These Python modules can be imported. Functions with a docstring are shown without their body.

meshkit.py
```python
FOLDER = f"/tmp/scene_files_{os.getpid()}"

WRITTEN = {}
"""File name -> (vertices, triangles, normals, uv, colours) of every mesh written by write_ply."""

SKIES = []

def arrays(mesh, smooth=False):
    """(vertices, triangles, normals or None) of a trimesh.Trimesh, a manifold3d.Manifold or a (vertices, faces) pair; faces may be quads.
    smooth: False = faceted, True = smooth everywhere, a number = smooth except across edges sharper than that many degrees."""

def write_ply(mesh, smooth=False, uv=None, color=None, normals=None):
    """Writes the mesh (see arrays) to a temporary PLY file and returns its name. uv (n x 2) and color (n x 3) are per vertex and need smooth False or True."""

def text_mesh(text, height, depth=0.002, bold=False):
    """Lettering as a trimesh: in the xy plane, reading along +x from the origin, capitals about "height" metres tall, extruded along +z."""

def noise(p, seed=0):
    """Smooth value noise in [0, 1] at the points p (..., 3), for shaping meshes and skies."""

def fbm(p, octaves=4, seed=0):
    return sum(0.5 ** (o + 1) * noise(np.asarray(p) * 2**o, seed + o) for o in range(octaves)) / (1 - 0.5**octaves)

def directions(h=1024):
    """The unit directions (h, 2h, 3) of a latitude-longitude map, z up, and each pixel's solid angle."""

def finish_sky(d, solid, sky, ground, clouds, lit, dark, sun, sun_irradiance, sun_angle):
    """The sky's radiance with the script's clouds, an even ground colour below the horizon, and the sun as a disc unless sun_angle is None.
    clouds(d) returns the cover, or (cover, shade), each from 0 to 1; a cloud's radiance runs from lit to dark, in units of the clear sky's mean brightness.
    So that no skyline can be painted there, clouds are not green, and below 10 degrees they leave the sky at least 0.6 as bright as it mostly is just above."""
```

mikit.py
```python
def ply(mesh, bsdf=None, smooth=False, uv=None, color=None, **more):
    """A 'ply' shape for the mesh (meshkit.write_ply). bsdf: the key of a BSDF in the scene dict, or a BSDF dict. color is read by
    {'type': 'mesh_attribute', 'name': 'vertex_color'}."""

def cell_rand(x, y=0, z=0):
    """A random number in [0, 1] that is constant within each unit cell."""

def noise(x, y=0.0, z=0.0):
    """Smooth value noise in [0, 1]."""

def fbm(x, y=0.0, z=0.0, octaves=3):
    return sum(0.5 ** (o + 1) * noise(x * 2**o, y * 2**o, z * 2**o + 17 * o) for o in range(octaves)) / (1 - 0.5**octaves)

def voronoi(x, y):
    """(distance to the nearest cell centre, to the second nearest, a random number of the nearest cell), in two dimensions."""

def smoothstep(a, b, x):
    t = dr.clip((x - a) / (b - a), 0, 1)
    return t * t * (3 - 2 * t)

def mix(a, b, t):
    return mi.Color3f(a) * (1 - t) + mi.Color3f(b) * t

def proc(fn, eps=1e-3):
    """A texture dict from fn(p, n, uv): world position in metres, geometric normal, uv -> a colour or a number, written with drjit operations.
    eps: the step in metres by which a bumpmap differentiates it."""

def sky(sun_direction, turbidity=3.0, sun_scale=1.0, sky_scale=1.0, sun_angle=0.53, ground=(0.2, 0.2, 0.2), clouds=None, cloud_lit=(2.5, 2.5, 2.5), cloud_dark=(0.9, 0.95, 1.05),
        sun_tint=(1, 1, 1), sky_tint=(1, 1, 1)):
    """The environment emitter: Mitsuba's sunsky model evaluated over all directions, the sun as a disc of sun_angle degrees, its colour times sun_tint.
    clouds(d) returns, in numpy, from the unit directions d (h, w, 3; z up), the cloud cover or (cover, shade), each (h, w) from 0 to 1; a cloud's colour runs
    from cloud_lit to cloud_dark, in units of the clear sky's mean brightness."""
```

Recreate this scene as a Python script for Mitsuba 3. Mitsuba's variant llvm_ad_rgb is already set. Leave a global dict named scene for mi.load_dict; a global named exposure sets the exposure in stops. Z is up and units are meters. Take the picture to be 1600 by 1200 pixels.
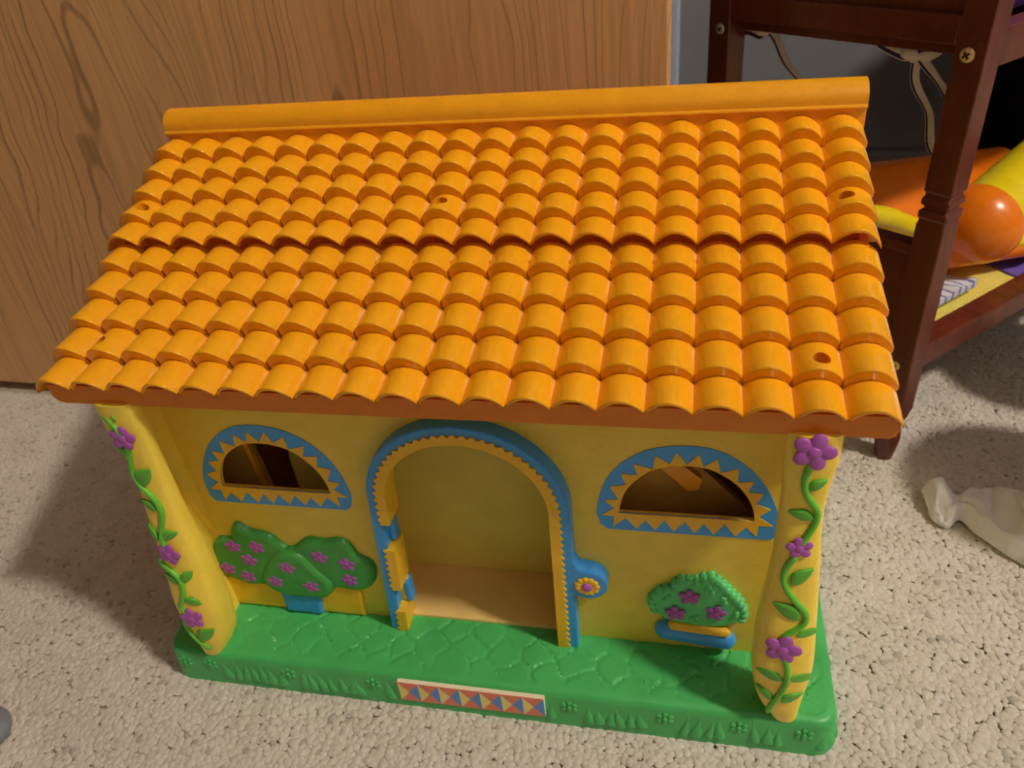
import math, random
import numpy as np
import trimesh
import shapely.geometry as sg
import shapely.ops as so
import manifold3d as m3
import mitsuba as mi
import drjit as dr
import mikit, meshkit
from scipy.spatial import Delaunay, cKDTree
from scipy.interpolate import PchipInterpolator, CubicSpline

T = mi.ScalarTransform4f
rng = np.random.default_rng(7)
scene, labels = {}, {}

# ------------------------------------------------------------------ camera, light, exposure
CAM = np.array([0.11422638, -0.25024858, 0.43260653])
FWD = np.array([-0.20936062, 0.78520532, -0.58276988])
DOWN = np.array([0.03250506, -0.59005977, -0.80670496])
scene['camera'] = {
    'type': 'thinlens', 'fov': 2 * math.degrees(math.atan(800 / 1224.756)), 'fov_axis': 'x',
    'to_world': T().look_at(origin=CAM.tolist(), target=(CAM + FWD).tolist(), up=(-DOWN).tolist()),
    'aperture_radius': 0.0011, 'focus_distance': 0.40, 'near_clip': 0.01, 'far_clip': 50.0}
exposure = 0.0
LAMP = np.array([1.34, -0.39, 2.03])
LAMP_R = 0.085
LAMP_POWER = (460.0, 412.0, 348.0)

# ------------------------------------------------------------------ materials
FL = mi.Float
def principled(color, rough=0.35, spec=0.5, **k):
    c = {'type': 'rgb', 'value': list(color)} if isinstance(color, (tuple, list)) else color
    return {'type': 'principled', 'base_color': c, 'roughness': rough, 'specular': spec, **k}
def mat(name, *a, bump=None, **k):
    b = principled(*a, **k)
    if bump is not None:
        fn, scale, eps = bump
        b = {'type': 'bumpmap', 'arbitrary': {**mikit.proc(fn, eps)}, 'bsdf': b, 'scale': scale}
    scene['mat_' + name] = {'type': 'twosided', 'bsdf': b}
    return 'mat_' + name
def proc(fn, eps=1e-3): return mikit.proc(fn, eps)

def plastic(c, amt=0.10, f=120.0):
    """moulded plastic, faintly blotchy in tone"""
    def fn(p, n, uv):
        t = mikit.noise(p.x * f, p.y * f, p.z * f)
        s = mikit.smoothstep(0.72, 0.9, mikit.noise(p.x * 610 + 9, p.y * 610, p.z * 610))
        return mi.Color3f(*c) * (1 - amt / 2 + amt * t - 0.06 * s)
    return proc(fn)

M = {}
VC = {'type': 'mesh_attribute', 'name': 'vertex_color'}
M['tile'] = mat('tile', VC, rough=0.14, spec=0.5)
M['orange'] = mat('orange', plastic((0.80, 0.335, 0.009)), rough=0.28)
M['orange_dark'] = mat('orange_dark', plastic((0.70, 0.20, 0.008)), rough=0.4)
M['wall_yellow'] = mat('wall_yellow', plastic((0.78, 0.585, 0.072), 0.08), rough=0.38)
M['column_yellow'] = mat('column_yellow', plastic((0.87, 0.645, 0.075), 0.06), rough=0.36)
M['card_yellow'] = mat('card_yellow', plastic((0.70, 0.58, 0.12), 0.12, 60), rough=0.6)
M['card_tan'] = mat('card_tan', plastic((0.80, 0.55, 0.20), 0.12, 60), rough=0.6)
M['rim_yellow'] = mat('rim_yellow', plastic((0.80, 0.47, 0.02), 0.08), rough=0.35)
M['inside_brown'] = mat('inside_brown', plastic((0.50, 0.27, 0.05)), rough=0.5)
M['blue'] = mat('blue', plastic((0.045, 0.30, 0.74), 0.08), rough=0.35)
M['sticker_blue'] = mat('sticker_blue', (0.05, 0.34, 0.86), rough=0.3)
M['sticker_yellow'] = mat('sticker_yellow', (0.80, 0.47, 0.025), rough=0.3)
M['base_green'] = mat('base_green', plastic((0.06, 0.42, 0.11), 0.14, 70), rough=0.42)
M['bush_green'] = mat('bush_green', plastic((0.05, 0.30, 0.055), 0.12), rough=0.42)
M['bush_green_light'] = mat('bush_green_light', plastic((0.10, 0.55, 0.19), 0.12), rough=0.42)
M['vine_green'] = mat('vine_green', plastic((0.13, 0.48, 0.035), 0.12), rough=0.4)
M['leaf_green'] = mat('leaf_green', plastic((0.10, 0.40, 0.035), 0.12), rough=0.4)
M['purple'] = mat('purple', plastic((0.38, 0.09, 0.42), 0.12), rough=0.42)
M['strip_white'] = mat('strip_white', (0.80, 0.70, 0.52), rough=0.4)
M['strip_yellow'] = mat('strip_yellow', (0.80, 0.68, 0.22), rough=0.4)
M['strip_red'] = mat('strip_red', (0.72, 0.20, 0.12), rough=0.4)
M['strip_blue'] = mat('strip_blue', (0.09, 0.26, 0.62), rough=0.4)
M['dark_interior'] = mat('dark_interior', (0.45, 0.20, 0.03), rough=0.6)

def wood_door(p, n, uv):
    x, z = p.x, p.z
    warp = mikit.fbm(x * 7.0, z * 1.1, 3.0, 3) * 0.20 + 0.030 * mikit.fbm(x * 30.0, z * 3.0, 5.0, 2) + 0.0045 * mikit.noise(x * 35.0, z * 38.0, 7.0)
    u = x + warp
    spacing = 112.0
    f = u * spacing
    c = dr.floor(f)
    d = dr.abs(f - c - 0.5 - 0.34 * (mikit.cell_rand(c, 3) - 0.5))
    wide = 0.045 + 0.07 * mikit.noise(x * 60, z * 14, 2.0)
    line = (1 - mikit.smoothstep(wide * 0.5, wide * 1.6, d)) * (0.35 + 0.65 * mikit.noise(x * 40, z * 5, 1.0)) * mikit.smoothstep(0.20, 0.55, mikit.cell_rand(c, 8))
    fine = mikit.fbm(x * 420, z * 16, 1.0, 2)
    broad = mikit.fbm(x * 10, z * 1.5, 4.0, 3)
    base = mikit.mix((0.54, 0.280, 0.115), (0.70, 0.385, 0.165), broad)
    base = base * (0.86 + 0.28 * fine)
    return base * (1 - 0.46 * line)
def wood_door_bump(p, n, uv):
    return 1 - mikit.luminance(wood_door(p, n, uv)) if False else mikit.fbm(p.x * 420, p.z * 16, 1.0, 2)
M['door_wood'] = mat('door_wood', proc(wood_door), rough=0.42, spec=0.4)

def cherry(p, n, uv):
    g = mikit.fbm(p.x * 60 + p.y * 60, p.y * 50, p.z * 30, 3)
    g2 = mikit.noise(p.x * 400, p.y * 400, p.z * 40)
    s = mikit.smoothstep(0.80, 0.9, mikit.noise(p.x * 300, p.y * 300 + 5, p.z * 300))
    return mikit.mix((0.070, 0.012, 0.007), (0.135, 0.026, 0.014), g) * (0.85 + 0.3 * g2) + mi.Color3f(0.05, 0.03, 0.025) * s * 0.35
M['cherry'] = mat('cherry', proc(cherry), rough=0.3, spec=0.5)
M['brass'] = mat('brass', (0.75, 0.55, 0.22), rough=0.35, metallic=0.5)
M['steel'] = mat('steel', (0.55, 0.58, 0.62), rough=0.35, metallic=0.7)
M['black'] = mat('black', (0.015, 0.015, 0.018), rough=0.6)

def paint(p, n, uv):
    return mi.Color3f(0.15, 0.153, 0.17) * (0.96 + 0.08 * mikit.fbm(p.x * 90, p.y * 90, p.z * 90, 2))
M['wall_paint'] = mat('wall_paint', proc(paint), rough=0.8, spec=0.2)
M['back_paint'] = mat('back_paint', (0.21, 0.215, 0.24), rough=0.8, spec=0.2)
M['casing'] = mat('casing', (0.40, 0.47, 0.60), rough=0.5)
M['front_paint'] = mat('front_paint', (0.24, 0.23, 0.215), rough=0.9, spec=0.1)
M['white_paint'] = mat('white_paint', (0.72, 0.74, 0.78), rough=0.5)
M['ceiling_paint'] = mat('ceiling_paint', (0.16, 0.15, 0.14), rough=0.9, spec=0.1)
M['carpet_back'] = mat('carpet_back', proc(lambda p, n, uv: mi.Color3f(0.50, 0.43, 0.33) * (0.7 + 0.6 * mikit.fbm(p.x * 160, p.y * 160, 0.0, 2))), rough=0.95, spec=0.05)
M['carpet'] = mat('carpet', VC, rough=0.95, spec=0.05, sheen=0.3)

M['toy_orange'] = mat('toy_orange', plastic((0.80, 0.19, 0.008)), rough=0.25)
M['toy_yellow'] = mat('toy_yellow', plastic((0.75, 0.58, 0.01)), rough=0.3)
M['cloth_yellow'] = mat('cloth_yellow', proc(lambda p, n, uv: mi.Color3f(0.72, 0.60, 0.13) * (0.88 + 0.24 * mikit.noise(p.x * 900, p.y * 900, p.z * 900))), rough=0.9, spec=0.1, sheen=0.4)
M['cloth_purple'] = mat('cloth_purple', proc(lambda p, n, uv: mi.Color3f(0.16, 0.10, 0.42) * (0.85 + 0.3 * mikit.noise(p.x * 900, p.y * 900, p.z * 900))), rough=0.9, spec=0.1, sheen=0.4)
M['cloth_navy'] = mat('cloth_navy', (0.006, 0.006, 0.014), rough=0.9, spec=0.1)
def stripe_uv(p, n, uv):
    s = (uv.x + 0.0) * 1.0 + 0.18
    d = dr.abs(s - dr.floor(s) - 0.5)
    return mikit.mix((0.66, 0.62, 0.62), (0.035, 0.03, 0.10), mikit.smoothstep(0.36, 0.40, d))
M['ticking'] = mat('ticking', proc(stripe_uv), rough=0.9, spec=0.1)
def stripe_p(p, n, uv):
    s = (p.x * 0.6 + p.y * 0.8) * 120.0
    d = dr.abs(s - dr.floor(s) - 0.5)
    return mikit.mix((0.62, 0.64, 0.72), (0.16, 0.16, 0.36), mikit.smoothstep(0.33, 0.40, d))
M['ticking_cloth'] = mat('ticking_cloth', proc(stripe_p), rough=0.9, spec=0.1)
M['tissue'] = mat('tissue', (0.74, 0.73, 0.74), rough=0.9, spec=0.1)
M['grey_plastic'] = mat('grey_plastic', (0.20, 0.21, 0.25), rough=0.5)

# ------------------------------------------------------------------ helpers
def key_for(name):
    if name not in scene and name not in labels and not any(k.startswith(name + '__') for k in scene): return name
    i = 1
    while f'{name}_{i:03d}' in scene or f'{name}_{i:03d}' in labels or any(k.startswith(f'{name}_{i:03d}__') for k in scene): i += 1
    return f'{name}_{i:03d}'
USED = {}
def fresh(name):
    n = USED.get(name, 0); USED[name] = n + 1
    return name if n == 0 else f'{name}_{n:03d}'
def add(name, mesh, m, parent=None, smooth=40, label=None, **k):
    key = fresh((parent + '__' if parent else '') + name)
    scene[key] = mesh if isinstance(mesh, dict) else mikit.ply(mesh, M[m], smooth=smooth, **k)
    if label: labels[key] = {'label': label}
    return key
def put(name, ply, parent, mat4, label=None):
    key = fresh(parent + '__' + name)
    scene[key] = {**ply, 'to_world': T(np.asarray(mat4, float))}
    if label: labels[key] = {'label': label}
    return key
def thing(name, label, cat, group=None):
    key = fresh(name)
    labels[key] = {'label': label, 'category': cat}
    if group: labels[key]['group'] = group
    return key
def tag(key, label, cat, group=None, kind=None):
    labels[key] = {'label': label, 'category': cat}
    if group: labels[key]['group'] = group
    if kind: labels[key]['kind'] = kind
def cat(*ms): return trimesh.util.concatenate([m for m in ms])
def tm(man):
    m = man.to_mesh()
    return trimesh.Trimesh(np.array(m.vert_properties[:, :3]), np.array(m.tri_verts), process=False)
def man(mesh): return m3.Manifold(m3.Mesh(np.asarray(mesh.vertices, np.float32), np.asarray(mesh.faces, np.uint32)))
def rbox(lo, hi, r=0.001, n=2):
    """box with rounded edges (hull of spheres)"""
    lo, hi = np.array(lo, float), np.array(hi, float)
    r = min(r, 0.49 * (hi - lo).min())
    s = trimesh.creation.icosphere(subdivisions=n - 1, radius=r)
    pts = [s.vertices + np.where(np.array(c), hi - r, lo + r) for c in np.ndindex(2, 2, 2)]
    return trimesh.convex.convex_hull(np.vstack(pts))
def frame(origin, ex, ey, ez):
    m = np.eye(4); m[:3, 0], m[:3, 1], m[:3, 2], m[:3, 3] = ex, ey, ez, origin
    return m
def smooth_path(pts, n):
    pts = np.asarray(pts, float)
    d = np.r_[0, np.cumsum(np.linalg.norm(np.diff(pts, axis=0), axis=1) ** 0.6)]
    return CubicSpline(d, pts)(np.linspace(0, d[-1], n))
def tube(pts, r, n=10, cap=True):
    pts = np.asarray(pts, float); r = np.broadcast_to(r, len(pts))
    t = np.gradient(pts, axis=0); t /= np.linalg.norm(t, axis=1, keepdims=True)
    ref = np.array([0.3, -0.9, 0.1]); V, F = [], []
    up = ref - t[0] * (ref @ t[0]); up /= np.linalg.norm(up)
    th = np.linspace(0, 2 * np.pi, n, endpoint=False)
    for i in range(len(pts)):
        up = up - t[i] * (up @ t[i]); up /= np.linalg.norm(up); b = np.cross(t[i], up)
        V.append(pts[i] + r[i] * (np.cos(th)[:, None] * up + np.sin(th)[:, None] * b))
    for i in range(len(pts) - 1):
        for j in range(n):
            a, b_, c, d = i * n + j, i * n + (j + 1) % n, (i + 1) * n + j, (i + 1) * n + (j + 1) % n
            F += [[a, b_, d], [a, d, c]]
    V = np.vstack(V)
    if cap:
        V = np.vstack([V, pts[0] - t[0] * r[0] * .6, pts[-1] + t[-1] * r[-1] * .6]); m = len(V)
        for j in range(n):
            F += [[m - 2, (j + 1) % n, j], [m - 1, (len(pts) - 1) * n + j, (len(pts) - 1) * n + (j + 1) % n]]
    return trimesh.Trimesh(V, F, process=False)
def grid_faces(a, b, wrap=False):
    F = []
    for i in range(a - 1):
        for j in range(b if wrap else b - 1):
            p, q, r_, s = i * b + j, i * b + (j + 1) % b, (i + 1) * b + j, (i + 1) * b + (j + 1) % b
            F += [[p, q, s], [p, s, r_]]
    return F
def relief(poly, depth, bevel, step, fn=None):
    """rounded raised shape over a 2-D outline: vertices (a, b, h), flat at h = 0 behind"""
    poly = sg.Polygon(poly) if not isinstance(poly, sg.base.BaseGeometry) else poly
    poly = poly.buffer(0)
    out = []
    for g in (poly.geoms if hasattr(poly, 'geoms') else [poly]):
        rings = []
        for d in (0, bevel * .12, bevel * .4, bevel):
            q = g.buffer(-d)
            for h in (q.geoms if hasattr(q, 'geoms') else [q]):
                if h.is_empty: continue
                for line in [h.exterior, *h.interiors]:
                    n = max(6, int(line.length / step))
                    rings.append(np.array([line.interpolate(i / n, normalized=True).coords[0] for i in range(n)]))
        x0, y0, x1, y1 = g.bounds
        gx, gy = np.meshgrid(np.arange(x0, x1, step), np.arange(y0, y1, step))
        pts = np.stack([gx.ravel() + (0.5 * step) * (np.round(gy.ravel() / step) % 2), gy.ravel()], 1)
        inner = g.buffer(-bevel * 1.15)
        if not inner.is_empty:
            import shapely
            pts = pts[shapely.contains_xy(inner, pts[:, 0], pts[:, 1])]
        else: pts = pts[:0]
        P = np.vstack(rings + [pts])
        P = np.unique(np.round(P, 7), axis=0)
        tri = Delaunay(P).simplices
        import shapely
        cen = P[tri].mean(1)
        gb = g.buffer(1e-6)
        tri = tri[shapely.contains_xy(gb, cen[:, 0], cen[:, 1])]
        a = P[tri]
        area = (a[:, 1, 0] - a[:, 0, 0]) * (a[:, 2, 1] - a[:, 0, 1]) - (a[:, 1, 1] - a[:, 0, 1]) * (a[:, 2, 0] - a[:, 0, 0])
        tri = np.where((area > 0)[:, None], tri, tri[:, ::-1])[np.abs(area) > 1e-14]
        d = shapely.distance(shapely.points(P), g.boundary)
        t = np.clip(d / bevel, 0, 1)
        h = depth * np.sqrt(np.maximum(0, 1 - (1 - t) ** 2))
        if fn is not None: h = h + fn(P, d) * t
        n = len(P)
        V = np.vstack([np.c_[P, h], np.c_[P, np.zeros(n)]])
        out.append(trimesh.Trimesh(V, np.vstack([tri, tri[:, ::-1] + n]), process=False))
    return cat(*out)
def on_wall(mesh, y):
    """(x, z, h) -> world, standing out of the wall plane y towards the viewer"""
    v = np.asarray(mesh.vertices); w = np.stack([v[:, 0], y - v[:, 2], v[:, 1]], 1)
    return trimesh.Trimesh(w, mesh.faces, process=False)
def cross2(a, b): return a[:, 0] * b[:, 1] - a[:, 1] * b[:, 0]
def fbm(p, s, seed=0): return np.asarray(meshkit.fbm(np.asarray(p, float) * s + seed))
def extrude(poly, y0, y1):
    """polygon in (x, z) extruded from y0 (front) to y1 (back)"""
    m = trimesh.creation.extrude_polygon(poly, y1 - y0, engine='earcut') if False else extr(poly, y1 - y0)
    v = np.asarray(m.vertices); w = np.stack([v[:, 0], y1 - v[:, 2], v[:, 1]], 1)
    return trimesh.Trimesh(w, m.faces, process=False)
def extr(poly, h):
    polys = []
    for g in (poly.geoms if hasattr(poly, 'geoms') else [poly]):
        polys.append(np.array(g.exterior.coords)[:-1])
        polys += [np.array(i.coords)[:-1] for i in g.interiors]
    cs = m3.CrossSection([np.asarray(p, float) for p in polys], m3.FillRule.EvenOdd)
    return tm(m3.Manifold.extrude(cs, h))
def arc_pts(cx, cz, r, a0, a1, n): 
    a = np.linspace(math.radians(a0), math.radians(a1), n); return np.stack([cx + r * np.cos(a), cz + r * np.sin(a)], 1)

# ================================================================== the room
FLOOR_Z = -0.004
X0, X1, Y0, Y1, ZC = -1.6, 2.0, -1.25, 0.72, 2.3
def slab(lo, hi): return trimesh.creation.box(bounds=[lo, hi])
def structure(name, mesh, m, label, **k):
    key = add(name, mesh, m, smooth=False, **k); labels[key] = {'label': label, 'kind': 'structure'}
    return key
structure('floor', slab([X0, Y0, FLOOR_Z - 0.05], [X1, Y1, FLOOR_Z]), 'carpet_back', 'beige carpeted bedroom floor')
structure('ceiling', slab([X0, Y0, ZC], [X1, Y1, ZC + .05]), 'ceiling_paint', 'plain off-white ceiling')
structure('wall_back', slab([X0, Y1, FLOOR_Z - .05], [X1, Y1 + .05, ZC]), 'back_paint', 'grey painted wall behind the doll bunk bed')
structure('wall_left', slab([X0 - .05, Y0, FLOOR_Z - .05], [X0, Y1, ZC]), 'wall_paint', 'grey painted side wall')
structure('wall_right', slab([X1, Y0, FLOOR_Z - .05], [X1 + .05, Y1, ZC]), 'wall_paint', 'grey painted side wall')
structure('wall_front', slab([X0, Y0 - .05, FLOOR_Z - .05], [X1, Y0, ZC]), 'front_paint', 'white painted wall')
structure('trim_1', rbox([0.080, Y1 - .012, FLOOR_Z], [0.101, Y1, 1.9], .004), 'casing', 'narrow white casing strip on the wall beside the wooden door')
structure('baseboard_back', rbox([0.105, Y1 - .012, FLOOR_Z], [X1, Y1, .075], .003), 'back_paint', 'grey baseboard along the grey wall')

# wooden door behind the house, slightly turned
DA = np.array([-0.95, 0.3117]); DB = np.array([0.1003, 0.2690])
du = (DB - DA) / np.linalg.norm(DB - DA); dn = np.array([-du[1], du[0]])
def door_mesh():
    L = np.linalg.norm(DB - DA)
    m = rbox([0, 0, 0.0075], [L, 0.030, 1.9], 0.0012)
    v = np.asarray(m.vertices); w = np.c_[DA + v[:, :1] * du + v[:, 1:2] * dn, v[:, 2]]
    return trimesh.Trimesh(w, m.faces, process=False)
k = add('door_1', door_mesh(), 'door_wood', smooth=30); labels[k] = {'label': 'flat oak veneer door standing behind the toy house', 'kind': 'structure'}

# ceiling lamp: the room's light
lamp = thing('ceiling_lamp', 'round white globe lamp hanging from the ceiling', 'lamp')
g = trimesh.creation.icosphere(subdivisions=3, radius=LAMP_R); g.apply_translation(LAMP)
key = add('globe', g, 'white_paint', lamp, smooth=True)
scene[key]['emitter'] = {'type': 'area', 'radiance': {'type': 'rgb', 'value': list(LAMP_POWER)}}
add('stem', tube([LAMP + [0, 0, LAMP_R * .98], [LAMP[0], LAMP[1], ZC]], .012), 'white_paint', lamp)

# carpet pile: tufts where the photograph can see the floor
def carpet():
    sp = 0.0028
    xs, ys = np.meshgrid(np.arange(-0.78, 0.92, sp), np.arange(-0.16, 0.70, sp))
    p = np.stack([xs.ravel(), ys.ravel()], 1) + rng.uniform(-.5, .5, (xs.size, 2)) * sp
    q = np.c_[p, np.full(len(p), 0.0)] - CAM
    f = q @ FWD; r = q @ np.cross(DOWN, FWD); d = q @ DOWN
    u, w = r / f * 1224.756, d / f * 1224.756
    keep = (np.abs(u) < 800 + 170) & (np.abs(w) < 600 + 170) & (f > 0)
    keep &= ~((np.abs(p[:, 0]) < .196) & (p[:, 1] > .006) & (p[:, 1] < .19))
    keep &= ~((p[:, 0] < .1) & (p[:, 1] > .290 - .045 * (p[:, 0] + .56)))
    p = p[keep]; n = len(p)
    ico = trimesh.creation.icosahedron(); iv, fc = np.asarray(ico.vertices), np.asarray(ico.faces)
    iv = iv / np.linalg.norm(iv, axis=1).max()
    s = rng.uniform(.75, 1.25, (n, 1))
    ang = rng.uniform(0, 6.283, n); ln = rng.uniform(.9, 1.3, n)
    rad = 0.00265 * s[:, 0]
    lx = iv[None, :, 0] * (rad * ln)[:, None]; ly = iv[None, :, 1] * rad[:, None]; lz = iv[None, :, 2] * (0.0013 * s)
    X = lx * np.cos(ang)[:, None] - ly * np.sin(ang)[:, None]; Y = lx * np.sin(ang)[:, None] + ly * np.cos(ang)[:, None]
    lean = rng.normal(0, .30, (n, 2))
    bump = 0.0010 * (fbm(np.c_[p, p[:, 0] * 0], 45) - .5) + rng.normal(0, .0002, n)
    Z = lz - 0.0020 + bump[:, None]
    X = X + p[:, :1] + lean[:, :1] * lz; Y = Y + p[:, 1:] + lean[:, 1:] * lz
    V = np.stack([X, Y, np.maximum(Z, FLOOR_Z + .0001)], -1).reshape(-1, 3)
    F = (fc[None] + (np.arange(n) * len(iv))[:, None, None]).reshape(-1, 3)
    tone = rng.uniform(0, 1, n) ** 1.2
    patch = fbm(np.c_[p, p[:, 0] * 0], 60, 3)
    a, b = np.array([.63, .58, .515]), np.array([.50, .445, .375])
    c = a + (b - a) * np.clip(.25 + .45 * (tone - .5) + 1.1 * (patch - .5), 0, 1)[:, None]
    dark = rng.uniform(0, 1, n) < .035
    c[dark] *= .72
    return trimesh.Trimesh(V, F, process=False), np.repeat(c, len(iv), 0)
cm, cc = carpet()
k = add('carpet_pile', cm, 'carpet', smooth=True, color=cc)
tag(k, 'beige cut pile carpet tufts covering the floor', 'carpet', kind='stuff')

# ================================================================== the toy house
H = thing('toy_house', 'plastic toy house with orange tiled roof, yellow walls and green grass base', 'dollhouse')
WY = 0.0425          # front wall plane
BZ = 0.0268          # top of the green base
XC = 0.0045          # middle of the front wall

# ---- base
def base_mesh():
    def rr(x0, y0, x1, y1, r, n=10):
        pts = []
        for cx, cy, a in ((x1 - r, y0 + r, -90), (x1 - r, y1 - r, 0), (x0 + r, y1 - r, 90), (x0 + r, y0 + r, 180)):
            pts.append(arc_pts(cx, cy, r, a, a + 90, n))
        return np.vstack(pts)
    prof = [(-.0005, FLOOR_Z), (-.0005, .002), (0, .010), (.0005, .018), (.0009, .0225), (.0016, .0245), (.0027, .0259), (.0042, .0266), (.0062, BZ)]
    rings = []
    for d, z in prof:
        o = rr(-.2035 + d, 0 + d, .2045 - d, .205 - d, max(.0125 - d * .6, .004))
        # dense resample along the outline for the wavy mould
        rings.append(np.c_[o, np.full(len(o), z)])
    n = len(rings[0]); V = np.vstack(rings); F = grid_faces(len(rings), n, True)
    top = rings[-1]
    side = trimesh.Trimesh(V, F, process=False)
    # paving: crooked flagstones engraved in the top
    poly = sg.Polygon(top[:, :2])
    step = .0013
    x0, y0, x1, y1 = poly.bounds
    gx, gy = np.meshgrid(np.arange(x0, x1, step), np.arange(y0, min(y1, .10), step))
    import shapely
    P = np.stack([gx.ravel(), gy.ravel()], 1)
    P = P[shapely.contains_xy(poly.buffer(-step * .6), P[:, 0], P[:, 1])]
    edge = np.array([poly.exterior.interpolate(i / 400, normalized=True).coords[0] for i in range(400)])
    r2 = np.random.default_rng(5)
    seeds = []
    for j in range(8):
        for i in range(-1, 22):
            seeds.append([-.21 + i * .0205 + (j % 2) * .009 + r2.uniform(-.005, .005), -.004 + j * .0135 + r2.uniform(-.004, .004)])
    seeds = np.array(seeds)
    w = P + np.stack([fbm(np.c_[P, P[:, 0] * 0], 55) - .5, fbm(np.c_[P, P[:, 0] * 0], 55, 9) - .5], 1) * .010
    dd, ii = cKDTree(seeds).query(w, k=2)
    gap = dd[:, 1] - dd[:, 0]
    inside = shapely.distance(shapely.points(P), poly.exterior)
    amp = np.clip(inside / .004, 0, 1)
    tilt = (r2.uniform(-1, 1, (len(seeds), 2))[ii[:, 0]] * (P - seeds[ii[:, 0]])).sum(1) * .022
    h = (-.0011 * np.exp(-(gap / .0011) ** 2) + tilt) * amp
    A = np.vstack([np.c_[P, BZ + h], np.c_[edge, np.full(400, BZ)]])
    tri = Delaunay(A[:, :2]).simplices
    tri = tri[shapely.contains_xy(poly.buffer(1e-5), *A[tri].mean(1)[:, :2].T)]
    a = A[tri]; ar = cross2(a[:, 1, :2] - a[:, 0, :2], a[:, 2, :2] - a[:, 0, :2])
    tri = np.where((ar > 0)[:, None], tri, tri[:, ::-1])
    bottom = trimesh.Trimesh(np.c_[rings[0]], [[0, i + 1, i] for i in range(1, n - 1)], process=False)
    return cat(side, trimesh.Trimesh(A, tri, process=False), bottom)
base = add('base', base_mesh(), 'base_green', H, smooth=35, label='green moulded grass base with crooked paving')

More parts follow.
